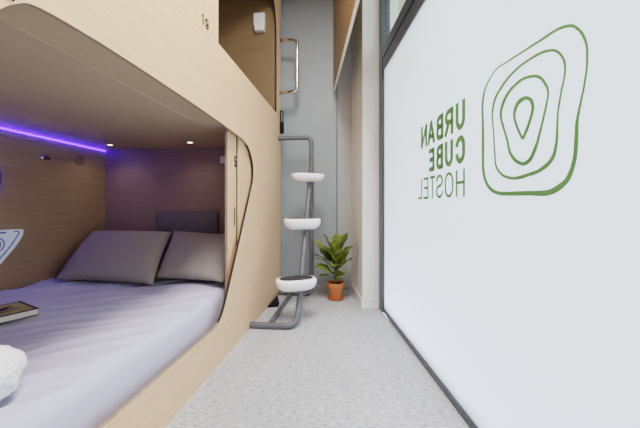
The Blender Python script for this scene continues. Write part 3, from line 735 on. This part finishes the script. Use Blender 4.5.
# ---------------------------------------------------------------- potted croton
PX, PY = -.169, 2.80
PT = thing('potted_plant', 'croton with dark green yellow-veined leaves in a terracotta pot on the floor', 'plant', (PX, PY, 0))
link('saucer', lathe(bmesh.new(), [(0, .001), (.062, .001), (.074, .018), (.076, .022), (.070, .022), (.062, .008), (0, .008)], PX, PY, 40), M_POT, PT, True, 40)
link('pot', lathe(bmesh.new(), [(0, .009), (.053, .009), (.056, .012), (.068, .118), (.078, .120), (.082, .124), (.084, .158), (.080, .161), (.074, .160), (.070, .140), (0, .138)], PX, PY, 44), M_POT, PT, True, 40)
bm = lathe(bmesh.new(), [(0, .150), (.03, .149), (.055, .147), (.073, .144)], PX, PY, 30)
for v in bm.verts: v.co.z += noise.noise(v.co*60)*.004
link('soil', bm, M_SOIL, PT, True)
bm = bmesh.new(); tube(bm, [(PX, PY, .145), (PX+.004, PY, .22), (PX-.004, PY-.004, .30), (PX+.004, PY, .38), (PX+.006, PY+.004, .44)], lambda t: .009-.005*t, 8)
link('stem', bm, M_STEM, PT, True)
def leaf(bm, base, tip, wid, droop, roll=0):
    uvl = bm.loops.layers.uv.verify()
    base, tip = Vector(base), Vector(tip); d = tip-base; ln = d.length; d.normalize()
    side = d.cross(Vector((0, 0, 1)))
    if side.length < .05: side = Vector((1, 0, 0))
    side.normalize(); side = Matrix.Rotation(roll, 3, d) @ side; upv = side.cross(d).normalized()
    NL, NW = 16, 6; g = []
    for i in range(NL+1):
        t = i/NL
        if t < .12: w = .06*wid
        else:
            q = (t-.12)/.88; w = wid*(math.sin(PI*q**.9))**.58*.5+.001
        c = base+d*(ln*t)+Vector((0, 0, 1))*droop*(math.sin(PI*t)*.9-t*t*.2)*ln
        row = []
        for j in range(NW+1):
            u = j/NW*2-1
            wave = .05*wid*math.sin(t*17+u)*abs(u)
            row.append((bm.verts.new(c+side*(w*u)+upv*(abs(u)*w*.16+wave)), (j/NW, t)))
        g.append(row)
    for i in range(NL):
        for j in range(NW):
            q = (g[i][j], g[i][j+1], g[i+1][j+1], g[i+1][j])
            f = bm.faces.new([a[0] for a in q])
            for l, a in zip(f.loops, q): l[uvl].uv = a[1]
# leaves: node height on the stem, tip offset (x, y), tip height, width, droop
LV = [(.38, -.09, -.05, .610, .105, .03), (.40, .10, -.02, .625, .125, .04), (.34, .185, -.115, .530, .11, .08), (.36, -.175, -.03, .545, .115, .06),
      (.31, -.18, -.06, .42, .105, .12), (.29, .14, -.11, .385, .10, .12), (.22, .120, -.08, .255, .085, .16), (.21, -.130, -.06, .215, .08, .16),
      (.25, -.155, -.07, .31, .10, .14), (.30, .0, -.16, .34, .11, .16), (.34, .085, -.12, .475, .115, .1), 
      (.34, -.10, -.10, .51, .10, .06), (.23, .08, -.13, .28, .09, .16), (.42, .02, .06, .60, .11, .05), (.33, .12, .09, .48, .12, .1),
      (.33, -.13, .09, .47, .12, .1), (.28, .05, .12, .38, .11, .16), (.38, .0, -.09, .56, .10, .05), (.25, -.04, -.14, .27, .085, .16),
      (.28, .15, .0, .38, .11, .12), (.28, -.16, .05, .37, .11, .12), (.2, .03, -.12, .22, .075, .14)]
bm = bmesh.new()
for zb_, dx, dy, tz, wd, dr_ in LV:
    leaf(bm, (PX, PY, zb_-.03), (PX+dx*(1.2 if dx < .12 else 1.06), PY+dy, tz+.006), wd*1.18, dr_, random.uniform(-.35, .35))
link('foliage', bm, M_CROTON, PT, True)

# ---------------------------------------------------------------- wooden panel up on the right of the aisle
bm = bmesh.new()
gbox(bm, .300, .318, 1.25, 3.085, 2.05, ZC-.001)
hp = link('overhead_panel', bm, M_CURTAINWOOD)
tag(hp, 'tall warm wood panel hanging from the ceiling above the plant', 'panel')
bm = gbox(bmesh.new(), .2995, .3185, 1.249, 3.0855, 2.040, 2.05)
link('panel_edge', bm, M_PALEEDGE, hp)

# ---------------------------------------------------------------- light
W = bpy.data.worlds.new('daylight'); bpy.context.scene.world = W; W.use_nodes = True
bg = W.node_tree.nodes['Background']; bg.inputs['Color'].default_value = (.78, .87, 1, 1); bg.inputs['Strength'].default_value = SKY
def area(name, loc, rot, sx, sy, e, col):
    l = bpy.data.lights.new(name, 'AREA'); l.shape = 'RECTANGLE'; l.size = sx; l.size_y = sy; l.energy = e; l.color = col
    o = bpy.data.objects.new(name, l); o.location = loc; o.rotation_euler = rot; C.objects.link(o); return o
area('added_ceiling_fill', (-.1, .9, ZC-.02), (0, 0, 0), .5, 1.6, FILL, (1, .97, .94))  # fill light added out of view to brighten the room
s = bpy.data.lights.new('sun', 'SUN'); s.energy = SUN; s.angle = .3; s.color = (1, .97, .92)
so = bpy.data.objects.new('sun', s); so.rotation_euler = (math.radians(12), math.radians(-48), 0); so.location = (4, 0, 6); C.objects.link(so)

for x, y in ((-1.924, 2.195), (-1.244, 2.18)):
    l = bpy.data.lights.new('downlight_lamp', 'SPOT'); l.energy = SPOT; l.spot_size = 2.4; l.spot_blend = .8; l.shadow_soft_size = .02; l.color = (1, .86, .68)
    o = bpy.data.objects.new('downlight_lamp', l); o.location = (x, y, ZCE-.012); C.objects.link(o)

# ---------------------------------------------------------------- camera
cd = bpy.data.cameras.new('camera'); cam = bpy.data.objects.new('camera', cd); C.objects.link(cam)
cd.sensor_width = 36; cd.lens = 302/640*36; cd.shift_y = -7.5/640; cd.clip_start = .02
cam.location = (0, 0, .86); cam.rotation_euler = (PI/2, 0, math.atan(34/302))
bpy.context.scene.camera = cam
sc = bpy.context.scene
sc.view_settings.view_transform = VIEW; sc.view_settings.look = LOOK; sc.view_settings.exposure = EXPO
